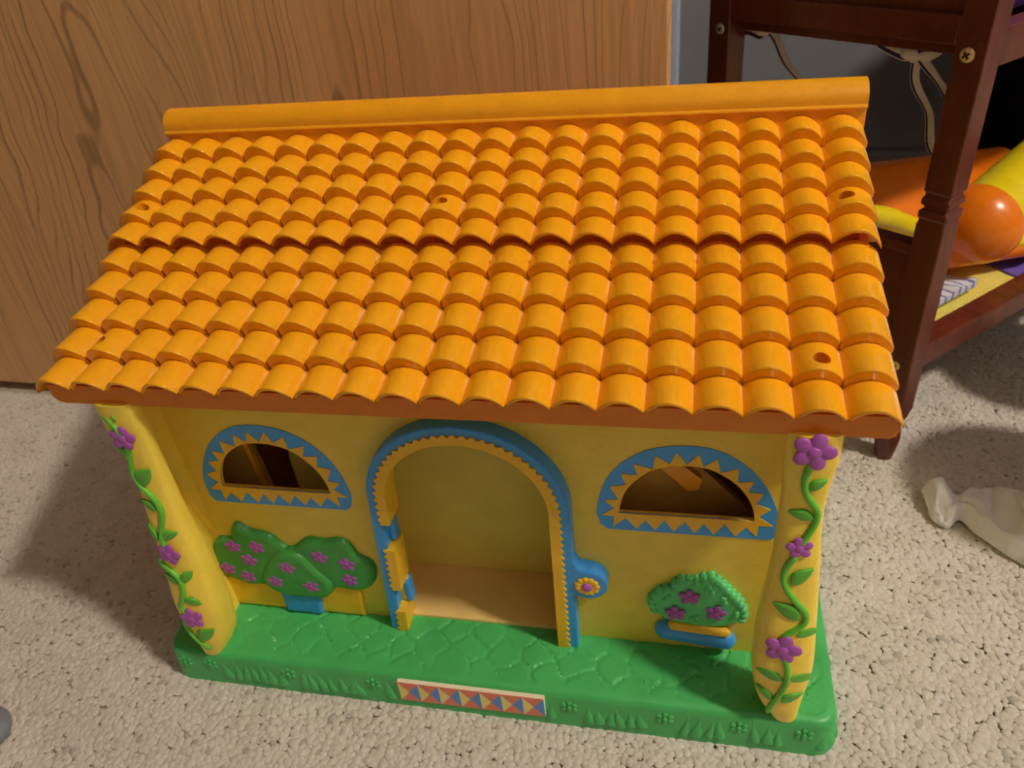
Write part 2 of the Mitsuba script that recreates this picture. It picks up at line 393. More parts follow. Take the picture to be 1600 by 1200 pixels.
# grass blades and little flowers moulded on the front and right rim
def rim_point(s, z):
    """point and outward normal on the base's rim; s runs along the front (x), then up the right side"""
    d = np.interp(z, [.002, .010, .018, .0225, .0245], [-.0005, 0, .0005, .0009, .0016])
    if s <= .19: return np.array([s, d, z]), np.array([0, -1.0, 0.05])
    if s >= .2105: return np.array([.2045 - d, s - .2105 + .0125, z]), np.array([1.0, 0, 0.12])
    a = -math.pi / 2 + (s - .19) / .0205 * math.pi / 2
    return np.array([.192 + (.0125 - d) * math.cos(a), .0125 + (.0125 - d) * math.sin(a), z]), np.array([math.cos(a), math.sin(a), .12])
def blade():
    V, F, n = [], [], 9
    for i in range(n):
        t = i / (n - 1); w = (1 - t) ** .75 * (.55 + .45 * math.sin(math.pi * min(1, t + .35)))
        for a in np.linspace(0, math.pi, 5): V.append([math.cos(a) * w, t, math.sin(a) * w * .62])
    return trimesh.Trimesh(np.array(V), grid_faces(n, 5), process=False)
blade_ply = mikit.ply(blade(), M['base_green'], smooth=True)
def flower_mesh(n=5, pr=.5, pd=.52, flat=.5, cr=.34, ch=.55, tw=0.0):
    parts = []
    for i in range(n):
        a = 2 * math.pi * i / n + math.pi / 2 + tw
        s = trimesh.creation.icosphere(subdivisions=2, radius=1); s.vertices = s.vertices * [pr * .95, pr * .78, flat * .62]
        s.vertices = s.vertices @ np.array([[math.cos(a), math.sin(a), 0], [-math.sin(a), math.cos(a), 0], [0, 0, 1]])
        s.apply_translation([pd * math.cos(a), pd * math.sin(a), .02]); parts.append(s)
    c = trimesh.creation.icosphere(subdivisions=2, radius=1); c.vertices = c.vertices * [cr, cr, ch * .7]; c.apply_translation([0, 0, .1]); parts.append(c)
    return cat(*parts)
relief_flower = mikit.ply(flower_mesh(6, .34, .60, .35, .28, .4), M['base_green'], smooth=True)
r3 = np.random.default_rng(11)
def gap_at(s): return -.047 < s < .0465
flowers_at = [-.190, -.172, -.118, -.062, .058, .112, .152, .186, .245]
s = -.1895
while s < .40:
    if not gap_at(s) and min(abs(s - f) for f in flowers_at) > .0062:
        z0 = .0055 + r3.uniform(-.001, .001); p, nrm = rim_point(s, z0)
        nrm = nrm / np.linalg.norm(nrm); tx = np.cross([0, 0, 1], nrm); tx /= np.linalg.norm(tx)
        ty = np.cross(nrm, tx); ty = ty + tx * r3.uniform(-.25, .25); hgt = r3.uniform(.0155, .0200); wd = r3.uniform(.0028, .0044)
        put('grass_blade', blade_ply, base, frame(p - nrm * .0004, tx * wd, ty * hgt, nrm * .0034))
    s += r3.uniform(.0048, .0082)
for f in flowers_at:
    p, nrm = rim_point(f, .0165); nrm = nrm / np.linalg.norm(nrm); tx = np.cross([0, 0, 1], nrm); tx /= np.linalg.norm(tx)
    put('relief_flower', relief_flower, base, frame(p, tx * .0058, np.cross(nrm, tx) * .0058, nrm * .0042))

# patterned strip on the front of the base
strip = add('pattern_strip', rbox([-.0452, -.0011, .0060], [.0440, .004, .0240], .0005), 'strip_white', H, label='red, blue and yellow triangle strip')
def tri_prism(pts): return extrude(sg.Polygon(pts), -.0014, -.0006)
u0, u1, w0, w1 = -.0449, .0437, .0063, .0237
cw = (u1 - u0) / 7
for i in range(7):
    a, b, mz = u0 + i * cw, u0 + (i + 1) * cw, (w0 + w1) / 2
    m_ = (a + b) / 2
    for nm, pts, mm in (('yellow_triangle', [(a, w0), (m_, mz), (a, w1)], 'strip_yellow'), ('red_triangle', [(a, w1), (m_, mz), (b, w1)], 'strip_red'),
                        ('red_triangle', [(a, w0), (b, w0), (m_, mz)], 'strip_red'), ('blue_triangle', [(b, w0), (b, w1), (m_, mz)], 'strip_blue')):
        add(nm, tri_prism(pts), mm, strip, smooth=False)

# ---- front wall with arch and two windows
SUN = [(0.0761, 0.1323), (0.078, 0.143), (0.0809, 0.1529), (0.0867, 0.1621), (0.0931, 0.169), (0.1036, 0.175), (0.1138, 0.1778), (0.1244, 0.1775), (0.1331, 0.175), (0.1434, 0.1696), (0.151, 0.1618), (0.156, 0.1537), (0.1603, 0.1436), (0.1623, 0.132), (0.1552, 0.1237), (0.1446, 0.1231), (0.1338, 0.1232), (0.1241, 0.1234), (0.1136, 0.1235), (0.104, 0.1237), (0.0944, 0.1237), (0.082, 0.1241)]
SUNV = [(0.083, 0.1377), (0.0852, 0.1442), (0.089, 0.1547), (0.095, 0.1617), (0.1023, 0.1665), (0.1106, 0.1703), (0.1189, 0.1707), (0.1269, 0.1697), (0.135, 0.1663), (0.1433, 0.1606), (0.1486, 0.1547), (0.153, 0.1468), (0.1548, 0.1381), (0.1554, 0.1316), (0.1492, 0.1301), (0.1389, 0.1314), (0.1286, 0.1306), (0.119, 0.1311), (0.1088, 0.1313), (0.099, 0.1304), (0.0887, 0.1312), (0.0827, 0.132)]
OPEN = [(0.0854, 0.1344), (0.0863, 0.1414), (0.0897, 0.1519), (0.0962, 0.1607), (0.1017, 0.1654), (0.1087, 0.1684), (0.1163, 0.1697), (0.127, 0.1691), (0.1347, 0.1658), (0.1426, 0.1595), (0.1485, 0.1514), (0.1522, 0.1418), (0.153, 0.1348)]
OUT = [(0.0792, 0.1218), (0.0755, 0.1251), (0.0736, 0.1333), (0.0748, 0.1427), (0.078, 0.1543), (0.0835, 0.1646), (0.0916, 0.1731), (0.1001, 0.1784), (0.1085, 0.181), (0.1182, 0.1821), (0.1287, 0.1813), (0.1385, 0.1774), (0.1486, 0.1694), (0.1561, 0.1595), (0.162, 0.1471), (0.1648, 0.1362), (0.1648, 0.1258), (0.1621, 0.1218)]
def round_poly(pts, r):
    p = sg.Polygon(pts); return p.buffer(-r).buffer(2 * r).buffer(-r)
def window_shapes(mirror):
    f = (lambda P: [(2 * XC - x, z) for x, z in P]) if mirror else (lambda P: P)
    top = smooth_path(OPEN, 40); op = sg.Polygon(f([tuple(q) for q in top]))
    ot = smooth_path(OUT[2:16], 50)
    out = sg.Polygon(f(OUT[:2] + [tuple(q) for q in ot] + OUT[16:])).buffer(-.0015).buffer(.0015)
    star = sg.Polygon(f([q for a, b in zip(SUN, SUNV) for q in ((a, b))])).buffer(0)
    return op, out, star
AC, AZ = 0.0050, 0.1385                                   # arch centre
def arch(half_r, off_bot_l, off_bot_r, z0):
    a = arc_pts(AC, AZ, half_r, 0, 180, 40)
    return sg.Polygon([(off_bot_r, z0), *map(tuple, a), (off_bot_l, z0)])
arch_out = arch(.0557, -.0587, .0597, .0262)
arch_zig = arch(.0505, -.0535, .0542, .0262)
arch_in = arch(.0447, -.0475, .0478, .0262)
opL, outL, starL = window_shapes(True)
opR, outR, starR = window_shapes(False)
wall_poly = sg.box(-.172, BZ - .002, .181, .225).difference(so.unary_union([opL, opR, arch(.0500, -.053, .0535, .01)]))
add('front_wall', extrude(wall_poly, WY, WY + .0018), 'wall_yellow', H, smooth=30, label='yellow front wall')
for out, op, star, nm in ((outL, opL, starL, 'left'), (outR, opR, starR, 'right')):
    trim = add('window_trim', extrude(out.difference(op), WY - .0005, WY + .0004), 'sticker_blue', H, smooth=30, label='blue half-round window surround')
    add('sunburst', extrude(star.difference(op), WY - .0009, WY - .0003), 'sticker_yellow', trim, smooth=30, label='yellow zigzag sunburst border')
    add('reveal', extrude(op.buffer(.0008).difference(op), WY - .0010, WY + .0020), 'rim_yellow', trim, smooth=30)

# ---- door frame: blue outer arch, yellow zigzag rim, hinge recesses on the left jamb
KX, KZ = 0.0675, 0.0840
knob_plate = sg.Point(KX, KZ).buffer(.0112, 32).union(sg.box(.052, KZ - .0098, KX, KZ + .0112)).union(sg.Polygon([(.0595, KZ + .0095), (.0595, KZ + .019), (.0630, KZ + .0125), (.0665, KZ + .0112), (.0665, KZ + .008)]))
blue_poly = arch_out.union(knob_plate).difference(arch_zig.buffer(-.0012))
blue_poly = blue_poly.buffer(-.0006).buffer(.0006)
def bevel_extrude(poly, y0, y1, b=.0012):
    a = extrude(poly.buffer(-b), y0, y0 + b * .5 + 1e-4)
    parts = [extrude(poly.buffer(-b * (1 - math.sin(t))), y0 + b * (1 - math.cos(t)), y1) for t in np.linspace(0, math.pi / 2, 6)]
    return tm(m3.Manifold.batch_boolean([man(p) for p in parts], m3.OpType.Add))
dfr = add('door_frame', bevel_extrude(blue_poly, .0335, WY + .001), 'blue', H, smooth=50, label='blue arched door frame')
# zigzag edge of the yellow rim
line = sg.LineString([tuple(q) for q in arch_zig.exterior.coords][:-1])
def zigzag(poly, amp, n):
    pts = [p for p in poly.exterior.coords][:-1]
    ring = sg.LineString(pts)
    out = []
    for i in range(n + 1):
        q = ring.interpolate(i / n, normalized=True); q2 = ring.interpolate(min(1, (i + .01) / n), normalized=True); q1 = ring.interpolate(max(0, (i - .01) / n), normalized=True)
        t = np.array([q2.x - q1.x, q2.y - q1.y]); t /= np.linalg.norm(t) + 1e-12; nn = np.array([t[1], -t[0]])
        o = amp if i % 2 else -amp
        out.append((q.x + nn[0] * o, q.y + nn[1] * o))
    return sg.Polygon([(pts[0][0], pts[0][1] - .0)] + out + [(pts[-1][0], pts[-1][1])]).buffer(0)
zig = zigzag(arch_zig, .0011, 150)
rim_poly = zig.difference(arch_in)
rec1, rec2 = sg.box(-.0534, .1005, -.030, .1215), sg.box(-.0545, .0455, -.030, .0655)
rim_poly = rim_poly.difference(rec1).difference(rec2)
rim_poly = rim_poly.intersection(sg.box(-1, .0262, 1, 1))
add('zigzag_rim', extrude(rim_poly, .0326, WY + .006), 'rim_yellow', dfr, smooth=30, label='yellow zigzag inner rim')
for z0, z1 in ((.1005, .1215), (.0455, .0655)):
    add('hinge_recess', rbox([-.0545, WY - .0005, z0], [-.0440, WY + .0035, z1], .0006), 'wall_yellow', dfr)
    add('hinge_knuckle', rbox([-.0470, .0400, z0 + .0008], [-.0428, WY + .0052, z1 - .0008], .0014), 'blue', dfr)
fl = []
for i in range(11):
    a = 2 * math.pi * i / 11
    s_ = trimesh.creation.icosphere(subdivisions=2, radius=1); s_.vertices = s_.vertices * [.0019, .0019, .0012]; s_.apply_translation([.0053 * math.cos(a), .0053 * math.sin(a), .0004]); fl.append(s_)
disc = relief(sg.Point(0, 0).buffer(.0058, 24), .0011, .0008, .0012); fl.append(disc)
kf = cat(*fl); kf.apply_translation([KX, KZ, 0])
add('knob_flower', on_wall(kf, .0336), 'rim_yellow', dfr, label='yellow flower door knob')
kc = trimesh.creation.icosphere(subdivisions=3, radius=1); kc.vertices = kc.vertices * [.0031, .0031, .0020] + [KX, KZ, .0010]
add('knob_center', on_wall(kc, .0336), 'purple', dfr, smooth=True, label='round purple knob centre')

# ---- inside of the house
add('interior_floor', rbox([-.170, WY + .002, .0262], [.178, .186, .0290], .0006), 'card_tan', H, label='tan floor inside the house')
add('interior_panel', rbox([-.064, .0855, .0290], [.072, .0885, .215], .0006), 'card_yellow', H, label='dull yellow panel behind the doorway')
add('interior_partition', rbox([-.0655, WY + .004, .0290], [-.0635, .0885, .215], .0006), 'card_yellow', H)
add('interior_partition', rbox([.0725, WY + .004, .0290], [.0745, .0885, .215], .0006), 'card_yellow', H)
add('side_wall', rbox([-.1740, WY, BZ - .001], [-.1710, .187, .225], .0008), 'wall_yellow', H)
add('side_wall', rbox([.1800, WY, BZ - .001], [.1830, .187, .225], .0008), 'wall_yellow', H)
add('back_wall', rbox([-.1740, .186, BZ - .001], [.1830, .189, .290], .0008), 'wall_yellow', H)
for sx in (-1, 1):     # gables up to the roof
    xx = XC + sx * .1765
    gp = sg.Polygon([(WY, .2240), (.187, .2240), (.187, .2830)])
    gm = extr(gp, .003); v = np.asarray(gm.vertices)
    gm = trimesh.Trimesh(np.stack([xx - .0015 + v[:, 2], v[:, 0], v[:, 1]], 1), gm.faces, process=False)
    add('gable', gm, 'wall_yellow', H, smooth=False)
def hinge_arm(p0, p1, w, h):
    p0, p1 = np.array(p0), np.array(p1); d = p1 - p0; L = np.linalg.norm(d); d /= L
    m = rbox([0, -w / 2, -h / 2], [L, w / 2, h / 2], .002)
    b = np.cross([0, 0, 1], d); b /= np.linalg.norm(b); c = np.cross(d, b)
    m.apply_transform(frame(p0, d, b, c)); return m
def inside_board(pts, y, th, m, lab=None, name='inside_board'):
    add(name, extrude(sg.Polygon(pts).buffer(-.001).buffer(.001), y, y + th), m, H, smooth=30, label=lab)
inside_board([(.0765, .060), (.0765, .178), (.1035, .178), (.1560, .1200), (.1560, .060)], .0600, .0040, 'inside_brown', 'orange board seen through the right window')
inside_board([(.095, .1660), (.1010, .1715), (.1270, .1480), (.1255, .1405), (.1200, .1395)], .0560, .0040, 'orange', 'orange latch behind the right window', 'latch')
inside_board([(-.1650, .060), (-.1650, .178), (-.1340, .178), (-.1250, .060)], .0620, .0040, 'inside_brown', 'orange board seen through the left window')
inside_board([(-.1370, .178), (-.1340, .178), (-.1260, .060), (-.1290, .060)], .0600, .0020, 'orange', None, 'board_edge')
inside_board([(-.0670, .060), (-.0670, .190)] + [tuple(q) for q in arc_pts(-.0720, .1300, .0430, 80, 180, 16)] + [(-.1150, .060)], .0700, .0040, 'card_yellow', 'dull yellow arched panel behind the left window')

# ---- columns
ZS = [.026, .045, .07, .10, .135, .17, .20]
COLX = [0.1723, 0.1681, 0.1673, 0.1669, 0.1672, 0.1664, 0.1667]
COLR = [0.0075, 0.0124, 0.0151, 0.0139, 0.0111, 0.0095, 0.0116]
COLF = [0.001, -0.0016, -0.0018, 0.0032, 0.0081, 0.0121, 0.0114]
COLB, COLO = .0242, .003
cX, cR, cF = (PchipInterpolator(ZS, a) for a in (COLX, COLR, COLF))
def column_mesh(side, n=56, m=64):
    zz = np.linspace(BZ - .0012, .216, m); zc = np.clip(zz, .026, .2)
    th = np.linspace(0, 2 * np.pi, n, endpoint=False); e = .8
    ct, st = np.cos(th), np.sin(th)
    yf = cF(zc); cy, ry = (yf + COLB) / 2, (COLB - yf) / 2
    X = side * (cX(zc)[:, None] + cR(zc)[:, None] * np.sign(ct) * np.abs(ct) ** e) + COLO
    Y = cy[:, None] + ry[:, None] * np.sign(st) * np.abs(st) ** e
    V = np.stack([X, Y, np.repeat(zz[:, None], n, 1)], -1).reshape(-1, 3)
    F = grid_faces(m, n, True)
    V = np.vstack([V, V[:n].mean(0), V[-n:].mean(0)]); k = len(V)
    for j in range(n): F += [[k - 2, (j + 1) % n, j], [k - 1, (m - 1) * n + j, (m - 1) * n + (j + 1) % n]]
    out = trimesh.Trimesh(V, F, process=False)
    if side < 0: out.invert()
    return out
def col_normal(p, side):
    z = min(max(p[2], .026), .2); yf = float(cF(z)); cy, ry = (yf + COLB) / 2, (COLB - yf) / 2
    cx = side * float(cX(z)) + COLO; n = np.array([(p[0] - cx) / float(cR(z)) ** 2, (p[1] - cy) / ry ** 2, 0])
    n /= np.linalg.norm(n); 
    if n[1] > -.15: n[1] = -.15
    return n / np.linalg.norm(n)
STEM_R = [[[0.1698, 0.0114, 0.2055], [0.1679, 0.0117, 0.1961], [0.1681, 0.012, 0.1884], [0.1699, 0.0121, 0.1828], [0.1733, 0.0124, 0.177], [0.1749, 0.0128, 0.1728], [0.1746, 0.0126, 0.1661], [0.1721, 0.0115, 0.1588], [0.1704, 0.0108, 0.1539]], [[0.1689, 0.0098, 0.1467], [0.1656, 0.0092, 0.1405], [0.1648, 0.0084, 0.1329], [0.1671, 0.0071, 0.1261], [0.1725, 0.0059, 0.118], [0.1763, 0.0056, 0.1117], [0.1755, 0.0045, 0.1053], [0.1687, 0.0029, 0.0979], [0.1677, 0.0018, 0.0926]], [[0.1691, 0.0006, 0.0869], [0.1701, -0.0006, 0.0814], [0.1715, -0.0016, 0.073], [0.171, -0.0018, 0.0626], [0.1681, -0.0016, 0.0509], [0.1664, 0.0028, 0.0321]]]
FLOW_R = [([0.1692, 0.0114, 0.2094], .0090), ([0.1697, 0.0106, 0.1524], .0060), ([0.1679, 0.0013, 0.0899], .0089)]
LEAF_R = [[[0.17, 0.012, 0.1867], [0.1765, 0.0127, 0.1932]], [[0.1737, 0.0124, 0.1694], [0.1632, 0.0131, 0.1726]], [[0.1682, 0.0075, 0.1302], [0.1769, 0.0099, 0.1402]], [[0.1737, 0.0047, 0.1087], [0.1614, 0.0074, 0.1169]], [[0.1734, 0.0032, 0.0988], [0.1836, 0.0095, 0.0955]], [[0.1698, -0.0018, 0.068], [0.1575, 0.0028, 0.0698]], [[0.1729, -0.0017, 0.0706], [0.184, 0.0044, 0.0646]], [[0.1663, -0.0013, 0.0495], [0.1586, 0.0029, 0.0564]], [[0.1707, -0.0017, 0.0493], [0.1806, 0.0009, 0.0558]]]
STEM_L = [[[-0.1749, 0.0181, 0.2093], [-0.1680, 0.0130, 0.2064], [-0.1631, 0.0116, 0.1961], [-0.1651, 0.0121, 0.1844], [-0.1694, 0.013, 0.1706], [-0.1676, 0.012, 0.1614], [-0.1626, 0.0109, 0.1538], [-0.1609, 0.0096, 0.1445], [-0.1653, 0.0076, 0.1306], [-0.1651, 0.0061, 0.1197]], [[-0.1668, 0.0054, 0.1145], [-0.173, 0.0058, 0.1058], [-0.1667, 0.0035, 0.1015], [-0.1636, 0.0023, 0.0949], [-0.1649, 0.0001, 0.0849], [-0.1684, -0.001, 0.0776], [-0.1656, -0.0017, 0.0713]], [[-0.1695, -0.0014, 0.0662], [-0.1725, -0.0004, 0.0564], [-0.1702, -0.001, 0.0476], [-0.1638, -0.0007, 0.0367]]]
FLOW_L = [([-0.1631, 0.0116, 0.1961], .0072), ([-0.1648, 0.0055, 0.1157], .0074), ([-0.1639, -0.0018, 0.0681], .0076)]
LEAF_L = [[[-0.1625, 0.0114, 0.2081], [-0.1732, 0.0202, 0.2061]], [[-0.1654, 0.0121, 0.1812], [-0.1698, 0.0126, 0.1911]], [[-0.1673, 0.012, 0.1623], [-0.1583, 0.0127, 0.1744]], [[-0.1636, 0.0096, 0.1457], [-0.1727, 0.0132, 0.1508]], [[-0.1699, 0.0072, 0.1237], [-0.1733, 0.0105, 0.1344]], [[-0.1669, 0.007, 0.1259], [-0.1562, 0.0091, 0.1304]], [[-0.1656, 0.0021, 0.0938], [-0.1756, 0.0063, 0.0977]], [[-0.1622, 0.0024, 0.0955], [-0.1552, 0.0051, 0.1027]], [[-0.1647, -0.0003, 0.0826], [-0.1554, 0.0005, 0.0794]], [[-0.1672, -0.0015, 0.0456], [-0.1556, 0.0002, 0.0564]]]
def leaf_mesh(p0, p1, n0, n1, w=.30, th=.0016, bend=.25):
    p0, p1 = np.array(p0, float), np.array(p1, float); L = np.linalg.norm(p1 - p0); K = 15
    V, F = [], []; d = (p1 - p0) / L
    for i in range(K):
        t = i / (K - 1); nn = n0 * (1 - t) + n1 * t; nn /= np.linalg.norm(nn); ax = np.cross(nn, d); ax /= np.linalg.norm(ax)
        c = p0 + (p1 - p0) * t + nn * .0008 + ax * L * bend * .25 * math.sin(math.pi * t)
        W = w * L * max(.03, math.sin(math.pi * t ** .85)) ** .85; H_ = th * max(.10, math.sin(math.pi * t)) ** .6
        for a in np.linspace(0, 2 * math.pi, 18, endpoint=False):
            x, y = math.cos(a), math.sin(a)
            y2 = y * (1 - .55 * math.exp(-(x / .16) ** 2)) if y > 0 else y
            V.append(c + ax * x * W + nn * y2 * H_)
    m = len(V); V.append(p0); V.append(p1 + n1 * .0008); F = grid_faces(K, 18, True)
    for j in range(18): F += [[m, (j + 1) % 18, j], [m + 1, (K - 1) * 18 + j, (K - 1) * 18 + (j + 1) % 18]]
    return trimesh.Trimesh(V, F, process=False)
col_flower = mikit.ply(flower_mesh(5, .50, .56, .62, .36, .75), M['purple'], smooth=True)
for side, stems, flows, leaves, lab in ((-1, STEM_L, FLOW_L, LEAF_L, 'yellow curved column with vine'), (1, STEM_R, FLOW_R, LEAF_R, 'yellow curved column with vine')):
    col = add('column', column_mesh(side), 'column_yellow', H, smooth=50, label=lab)
    if side < 0:
        fx0, fx1 = -.1745 + COLO, -.1670 + COLO
        facet = trimesh.convex.convex_hull(np.array([[x, y, z] for x in (fx0, fx1) for y, z in ((.0200, .215), (WY + .001, .215), (.0415, .098), (WY + .001, .098))]))
        add('column_web', cat(facet, rbox([-.1742 + COLO, .018, BZ - .001], [-.1715 + COLO, WY + .001, .215], .001)), 'column_yellow', H)
    for s_ in stems:
        pts = smooth_path([np.array(q) + col_normal(q, side) * .0006 for q in s_], 12 * len(s_))
        rad = .00165 * np.ones(len(pts)); rad[:3] *= [.7, .85, .95]; rad[-3:] *= [.95, .85, .7]
        add('vine_stem', tube(pts, rad, 12), 'vine_green', col, smooth=True)
    for (a, b) in leaves:
        add('leaf', leaf_mesh(a, b, col_normal(a, side), col_normal(b, side), bend=.3 * (1 if (a[0] < b[0]) else -1)), 'leaf_green', col, smooth=True)
    for (p, r) in flows:
        n = col_normal(p, side); n = n + np.array([0, 0, .12]); n /= np.linalg.norm(n)
        tx = np.cross([0, 0, 1], n); tx /= np.linalg.norm(tx); ty = np.cross(n, tx)
        a = rng.uniform(-.5, .5); ca, sa = math.cos(a), math.sin(a)
        put('flower', col_flower, col, frame(np.array(p) + n * .0012, (tx * ca + ty * sa) * r, (ty * ca - tx * sa) * r, n * r * .42))

# ---- bushes
BUSH_L = [(-0.166, 0.0871), (-0.1604, 0.0913), (-0.1526, 0.0921), (-0.1514, 0.0975), (-0.1434, 0.1053), (-0.1405, 0.1021), (-0.1333, 0.0994), (-0.1249, 0.0968), (-0.1202, 0.0903), (-0.1158, 0.0872), (-0.1079, 0.0916), (-0.1, 0.0969), (-0.0898, 0.0962), (-0.0791, 0.0982), (-0.0739, 0.0936), (-0.0707, 0.0853), (-0.064, 0.0807), (-0.0628, 0.0682), (-0.0676, 0.0583), (-0.0807, 0.0528), (-0.0941, 0.0529), (-0.099, 0.0445), (-0.1127, 0.0446), (-0.131, 0.0441), (-0.1418, 0.0505), (-0.1506, 0.0494), (-0.1597, 0.0521), (-0.1697, 0.0606), (-0.17, 0.0738)]
LOBE_C = [(-0.14, 0.0532), (-0.1366, 0.0688), (-0.1254, 0.083), (-0.1163, 0.0867), (-0.1076, 0.085), (-0.0993, 0.0715), (-0.0926, 0.0612), (-0.0975, 0.0472), (-0.1112, 0.0443), (-0.1293, 0.0448)]
FL_L = [(-0.1523, 0.0865), (-0.1361, 0.0874), (-0.1451, 0.0749), (-0.1631, 0.0649), (-0.1507, 0.0588), (-0.1186, 0.0737), (-0.1307, 0.0594), (-0.1066, 0.0578), (-0.0956, 0.0831), (-0.0788, 0.0788), (-0.0803, 0.064)]
BUSH_R = [(0.1018, 0.0706), (0.1051, 0.0762), (0.1094, 0.0802), (0.1137, 0.0808), (0.1152, 0.0869), (0.122, 0.0886), (0.1283, 0.0902), (0.1334, 0.0933), (0.1387, 0.0899), (0.1432, 0.0848), (0.1477, 0.0788), (0.1518, 0.0726), (0.154, 0.0643), (0.1523, 0.0588), (0.1472, 0.0535), (0.143, 0.0511), (0.1322, 0.0493), (0.1188, 0.0509), (0.1098, 0.0531), (0.1041, 0.0604)]
FL_R = [(0.1231, 0.0772), (0.1159, 0.0623), (0.1379, 0.0656)]
BUMP_R = [(0.1337, 0.0856), (0.135, 0.0816), (0.1322, 0.0845), (0.1415, 0.0775), (0.1422, 0.075), (0.1409, 0.0782), (0.149, 0.0666), (0.1486, 0.0648), (0.1111, 0.074), (0.1095, 0.0721), (0.1122, 0.0759), (0.1252, 0.0586), (0.1269, 0.0571), (0.1279, 0.0599)]
def closed_path(pts, n):
    pts = np.array(pts + [pts[0]]); d = np.r_[0, np.cumsum(np.linalg.norm(np.diff(pts, axis=0), axis=1))]
    return CubicSpline(d, pts, bc_type='periodic')(np.linspace(0, d[-1], n, endpoint=False))
lump = lambda P, d: .0008 * (fbm(np.c_[P, P[:, 0] * 0], 190) - .5)
bl = sg.Polygon(closed_path(BUSH_L, 160)).buffer(0)
sp_l = sg.Polygon([(-.20, .02), (-.1165, .02), (-.1165, .12), (-.20, .12)])
bushA = relief(bl.intersection(sp_l), .0042, .0032, .0016, lump)
bushB = relief(bl.difference(sp_l), .0042, .0032, .0016, lump)
lc = relief(sg.Polygon(closed_path(LOBE_C, 80)).buffer(0), .0068, .0035, .0016, lump)
bush1 = add('bush', on_wall(cat(bushA, bushB, lc), WY), 'bush_green', H, smooth=True, label='wide dark green flowering bush')
rf = mikit.ply(flower_mesh(5, .44, .60, .50, .30, .5), M['purple'], smooth=True)
for i, (x, z) in enumerate(FL_L):
    dep = .0070 if 5 <= i <= 7 else .0046
    a = .3 * math.sin(i * 2.1); r_ = .0056
    put('flower', rf, bush1, frame([x, WY - dep + .0004, z], np.array([math.cos(a), 0, math.sin(a)]) * r_, np.array([-math.sin(a), 0, math.cos(a)]) * r_, np.array([0, -1, 0]) * .0022))
add('flower_pot', on_wall(relief([(-.1720, BZ), (-.1705, .0545), (-.1250, .0545), (-.1300, BZ)], .0024, .0015, .0016), WY), 'rim_yellow', bush1, label='yellow planter')
add('flower_pot', on_wall(relief([(-.1110, BZ), (-.1080, .0545), (-.0758, .0560), (-.0785, BZ)], .0024, .0015, .0016), WY), 'rim_yellow', bush1, label='yellow planter')
add('flower_pot', on_wall(relief([(-.1330, BZ), (-.1325, .0490), (-.1035, .0490), (-.1070, BZ)], .0050, .0020, .0016), WY), 'blue', bush1, label='blue planter')
edge = closed_path(BUSH_R, 200)
scal = sg.Polygon(edge).buffer(-.0010)
ring = scal.exterior
beads = [ring.interpolate(i / 34, normalized=True) for i in range(34)]
beads = [b for b in beads if b.y > .060]
scal_u = so.unary_union([scal] + [b.buffer(.0025) for b in beads])
bumps = [relief(scal_u, .0044, .0022, .0013)]
for b in beads:
    s_ = trimesh.creation.icosphere(subdivisions=2, radius=.0027); s_.apply_translation([b.x, b.y, .0030]); bumps.append(s_)
for (x, z) in BUMP_R:
    s_ = trimesh.creation.icosphere(subdivisions=2, radius=.0017); s_.apply_translation([x, z, .0044]); bumps.append(s_)
bush2 = add('bush', on_wall(cat(*bumps), WY), 'bush_green_light', H, smooth=35, label='small bright green bush with beaded edge')
for i, (x, z) in enumerate(FL_R):
    a = .25 * math.sin(i * 2.7); r_ = .0060
    put('flower', rf, bush2, frame([x, WY - .0052, z], np.array([math.cos(a), 0, math.sin(a)]) * r_, np.array([-math.sin(a), 0, math.cos(a)]) * r_, np.array([0, -1, 0]) * .0036))
def flat_capsule(a, b, r, sq):
    s_ = trimesh.creation.icosphere(subdivisions=3, radius=1); v = s_.vertices * [r, r * sq, r]
    return trimesh.convex.convex_hull(np.vstack([v + a, v + b]))
pr_ = flat_capsule([.1110, .0400, .0440], [.1440, .0400, .0395], .0064, .8)
add('flower_pot', pr_, 'blue', bush2, smooth=True, label='rounded blue planter')
add('pot_rim', flat_capsule([.1150, .0390, .0502], [.1440, .0390, .0480], .0030, 1.1), 'rim_yellow', bush2, smooth=True, label='yellow pot rim')

